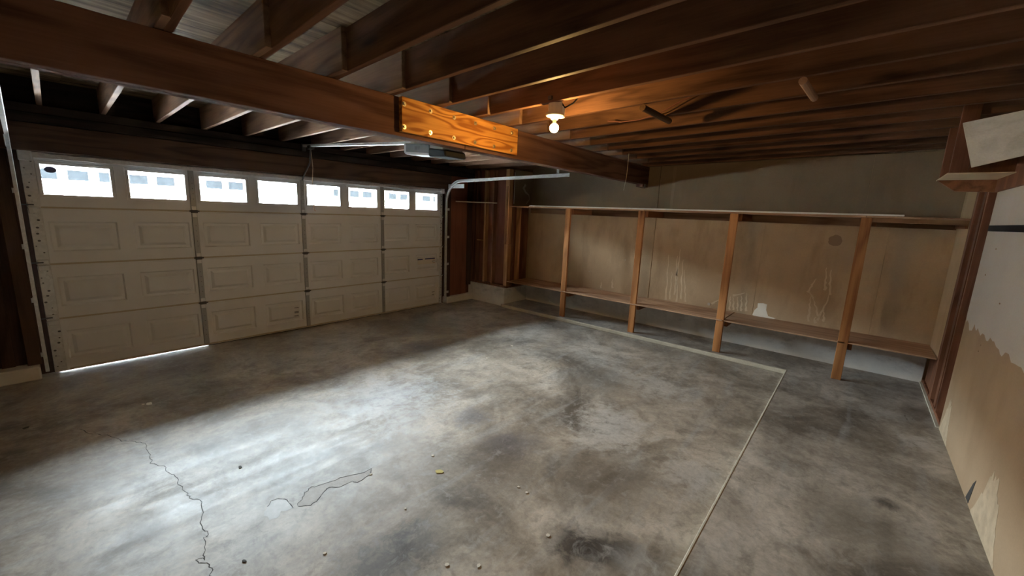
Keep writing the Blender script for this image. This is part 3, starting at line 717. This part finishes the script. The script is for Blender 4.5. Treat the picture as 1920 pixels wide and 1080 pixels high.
LL, UL, LR, UR = Vector((4.335, -6.364, 2.181)), Vector((4.335, -6.271, 2.489)), Vector((4.12, -6.562, 2.226)), Vector((4.12, -6.512, 2.503))
nrm = Vector((1, 0, 0))
th = nrm*0.018
b = B().hexa([LL, LR, UR, UL, LL+th, LR+th, UR+th, UL+th], 0.002)
tag(b.build('plywood_board', pale_ply), 'pale weathered plywood board tilted against the hanging rack', 'board')

# ------------------------------------------------------------------ light bulb fixture
LX, LY = 2.545, -4.02
lt = tag(empty('ceiling_light', (LX, LY, 2.33)), 'bare lit bulb in a round porcelain holder under the joists', 'light')
B().lathe((LX, LY, 2.455), [(0.048, 0.0), (0.050, 0.004), (0.050, 0.075), (0.044, 0.082)], 20).build('junction_box', ceramic, lt)
B().lathe((LX, LY, 2.425), [(0.024, -0.012), (0.030, 0.0), (0.062, 0.010), (0.066, 0.018), (0.064, 0.030), (0.050, 0.032)], 24).build('lamp_holder', ceramic, lt, smooth=True)
B().lathe((LX, LY, 2.355), [(0.0135, 0.028), (0.0135, 0.062)], 14).build('bulb_base', brass, lt)
prof = [(0.032*math.sin(a), 0.032*math.cos(a)) for a in [math.radians(q) for q in range(25, 176, 15)]]
B().lathe((LX, LY, 2.355), prof, 20).build('bulb', bulb_m, lt, smooth=True)
B().box(LX+0.055, LX+0.10, LY-0.02, LY+0.02, 2.44, 2.52, 0.004).build('cable_clamp', white_m, lt)
B().tube([(LX+.03, LY-.03, 2.535), (LX+.05, LY-.05, 2.50), (LX+.08, LY-.10, 2.53), (LX+.10, LY-.16, 2.60), (LX+.11, LY-.3, 2.70)], 0.006, 6).build('cable', black_m, lt)
B().box(LX-0.075, LX+0.02, LY-.015, LY+.015, 2.536, 2.56).build('mounting_bar', steel_d, lt)

# ------------------------------------------------------------------ dowels, wire, strings
def rod(pa, pb, r, mat, label, cat='rod', name='wooden_rod'):
    return tag(B().tube([pa, pb], r, 12).build(name, mat), label, cat)
rod((2.872, -4.537, 2.501), (3.372, -4.546, 2.501), 0.023, wood('x', (0.05, 0.025, 0.012), (0.13, 0.07, 0.035), name='rod_wood'), 'dark wooden closet rod under the joists nearest the lit bulb')
rod((2.80, -5.475, 2.507), (3.21, -5.496, 2.507), 0.021, wood('x', (0.26, 0.15, 0.10), (0.42, 0.27, 0.19), name='pale_rod_wood'), 'paler short wooden rod under the joists farther right than the bulb')
wp = [(3.19, -4.10, 2.515), (3.195, -4.221, 2.495), (3.205, -4.38, 2.50), (3.21, -4.524, 2.53), (3.21, -4.65, 2.585), (3.215, -4.768, 2.63), (3.22, -4.908, 2.655), (3.24, -5.1, 2.70)]
tag(B().tube(wp, 0.004, 6).build('electrical_wire', wire_m), 'thin reddish wire drooping along a joist behind the dark rod', 'wire')
o = B(); o.tube([(4.93, -3.49, 2.52), (4.92, -3.495, 2.35), (4.89, -3.5, 2.2), (4.85, -3.5, 2.067)], 0.0028, 5)
tag(o.build('hanging_string', string_m), 'thin string hanging from the joists in front of the beam end', 'string')

# ------------------------------------------------------------------ garage door opener
op = tag(empty('garage_opener', (2.44, -2.75, 2.2)), 'grey and white garage door opener with steel rail hanging behind the beam', 'opener')
b = B(); b.hexa([(2.33, -3.05, 2.185), (2.55, -3.05, 2.185), (2.55, -2.47, 2.235), (2.33, -2.47, 2.235), (2.33, -3.05, 2.30), (2.55, -3.05, 2.30), (2.55, -2.47, 2.335), (2.33, -2.47, 2.335)], 0.015)
b.build('housing', opener_w, op)
B().hexa([(2.322, -2.86, 2.218), (2.332, -2.86, 2.218), (2.332, -2.52, 2.25), (2.322, -2.52, 2.25), (2.322, -2.86, 2.295), (2.332, -2.86, 2.295), (2.332, -2.52, 2.322), (2.322, -2.52, 2.322)], 0.003).build('side_panel', opener_g, op)
b = B(); b.hexa([(2.318, -3.085, 2.178), (2.56, -3.085, 2.178), (2.56, -2.85, 2.190), (2.318, -2.85, 2.190), (2.318, -3.075, 2.235), (2.56, -3.075, 2.235), (2.56, -2.85, 2.262), (2.318, -2.85, 2.262)], 0.012)
b.build('light_lens', black_m, op)
B().box(2.3195, 2.3225, -2.73, -2.70, 2.255, 2.285).box(2.3195, 2.3225, -2.69, -2.66, 2.257, 2.287).build('logo', ink_m, op)
B().hexa([(2.422, -2.47, 2.335), (2.458, -2.47, 2.335), (2.458, -0.12, 2.47), (2.422, -0.12, 2.47), (2.422, -2.47, 2.362), (2.458, -2.47, 2.362), (2.458, -0.12, 2.50), (2.422, -0.12, 2.50)], 0.002).build('rail', galv, op)
for x in (2.34, 2.535):
    B().box(x, x+0.004, -2.72, -2.69, 2.30, 2.52).build('hanger_strap', galv, op)
B().box(2.415, 2.465, -0.13, -0.09, 2.42, 2.51, 0.003).build('header_bracket', steel_d, op)
B().box(2.41, 2.47, -0.36, -0.28, 2.43, 2.475, 0.004).build('trolley', steel_d, op)
B().tube([(2.44, -0.32, 2.44), (2.445, -0.26, 2.26), (2.43, -0.10, 2.10), (2.43, -0.05, 2.05)], 0.010, 8).build('door_arm', steel_d, op)
B().tube([(2.45, -0.30, 2.43), (2.46, -0.31, 2.2), (2.445, -0.308, 1.98), (2.45, -0.306, 1.74)], 0.0035, 6).build('release_cord', string_m, op)
B().tube([(2.45, -0.306, 1.74), (2.452, -0.305, 1.67), (2.475, -0.30, 1.655)], 0.007, 8).build('release_handle', plain('cord_handle', (0.62, 0.46, 0.36), 0.6), op)

# ------------------------------------------------------------------ bits on the floor
def chip(x, y, r, mat, label, cat, z=0.0, name='paint_chip', n=6, el=1.0, group=None):
    a0 = random.uniform(0, 3); pts = []
    for k in range(n):
        a = 2*math.pi*k/n; rr = r*random.uniform(.6, 1.15); u, v = rr*el*math.cos(a), rr*math.sin(a)
        pts.append((x+u*math.cos(a0)-v*math.sin(a0), y+u*math.sin(a0)+v*math.cos(a0), z+0.0005))
    tag(B().prism(pts, (0, 0, 0.004)).build(name, mat), label, cat, group)
G = 'small bits lying on the floor'
chip(1.586, -3.913, .022, leaf_m, 'small yellow dry leaf on the middle of the concrete floor', 'leaf', name='dry_leaf', n=9, el=1.5)
chip(0.712, -2.929, .011, chipd_m, 'dark twig scrap on the pale scuffed part of the floor', 'scrap', name='twig_scrap', el=1.8)
chip(0.485, -1.413, .028, white_m, 'white paint chip on the floor between crack and garage door', 'chip')
chip(-0.202, -1.289, .014, chipd_m, 'dark scrap on the floor at the far left edge', 'scrap', name='dirt_scrap', el=1.6)
chip(0.479, -3.773, .007, chipd_m, 'tiny dark scrap on the floor beside the long crack', 'scrap', name='dirt_scrap', el=2)
for (x, y, r, lab) in [
    (1.835, -4.401, .010, 'farther of two tiny pale crumbs on the floor right of the yellow leaf'),
    (1.829, -4.472, .012, 'nearer of two tiny pale crumbs on the floor right of the yellow leaf'),
    (1.637, -4.774, .014, 'pale chip on the floor just behind the dark oil stain at the front'),
    (1.134, -4.517, .013, 'left of two pale chips at the front edge of the floor'),
    (1.239, -4.635, .012, 'right of two pale chips at the front edge of the floor'),
    (1.227, -4.041, .009, 'tiny pale crumb on the floor left of and nearer than the yellow leaf'),
    (1.259, -3.611, .012, 'pale chip on the floor at the right tip of the long spalled patch'),
    (1.673, -3.737, .014, 'pale chip on the floor just behind the yellow leaf'),
    (3.961, -2.537, .022, 'pale chip farthest back on the floor, nearest the raised curb'),
    (3.39, -2.627, .016, 'pale chip on the far floor, left of the chip nearest the curb'),
    (0.762, -4.012, .011, 'pale chip on the front floor right of the end of the crack'),
    (0.447, -1.397, .012, 'smaller white chip beside the larger white paint chip near the garage door')]:
    chip(x, y, r, chip_m, lab, 'chip', group=G)

# ------------------------------------------------------------------ outside: driveway and the building opposite
gr = tag(B().box(-30, 40, 0.25, 60, -0.25, -0.02).build('ground', drive_m, org=(0, 0, 0)), 'pale concrete driveway outside', kind='structure')
FY = 8.0
hs = tag(empty('opposite_building', (5, FY, 0)), 'bright white building seen through the garage door windows', 'building')
B().box(-14, 26, FY, FY+6, -0.05, 3.0).build('facade', facade_m, hs)
B().prism([(-14.4, FY-0.5, 3.0), (-14.4, FY+6.4, 3.0), (-14.4, FY+3, 4.3)], (40.8, 0, 0)).build('roof', roof_m, hs)
def ext_door(x0, x1, panes):
    d = B().box(x0-0.12, x1+0.12, FY-0.03, FY, 0, 2.62).build('garage_door', facade_m, hs)
    for i in range(1, 4): B().box(x0, x1, FY-0.036, FY-0.03, i*0.62-.01, i*0.62+.01).build('door_seam', plain('seam_grey', (0.5, 0.5, 0.5), 0.8) if 'seam_grey' not in bpy.data.materials else bpy.data.materials['seam_grey'], d)
    for (a, c) in panes:
        B().box(a, c, FY-0.034, FY-0.03, 2.055, 2.275).build('window_pane', extpane_m, d)
ext_door(-4.5, 4.4, [(-1.9, -1.55), (-1.4, -1.05), (-.35, -.0), (.20, .55), (.71, 1.04), (1.21, 1.40), (1.74, 2.08), (2.25, 2.61), (3.285, 3.66), (3.81, 4.17)])
ext_door(6.7, 15, [(6.845, 7.08), (7.43, 7.77), (7.92, 8.27), (8.985, 9.31), (9.48, 9.85), (10.545, 10.95), (11.1, 11.5), (12.2, 12.6), (12.75, 13.1)])
B().box(5.2, 5.5, FY-0.06, FY, 0, 3.0).build('downpipe', plain('pale_grey_trim', (0.30, 0.31, 0.32), 0.8), hs)
B().box(4.55, 4.75, FY-0.1, FY, 0.0, 2.9).build('corner_trim', bpy.data.materials['pale_grey_trim'], hs)
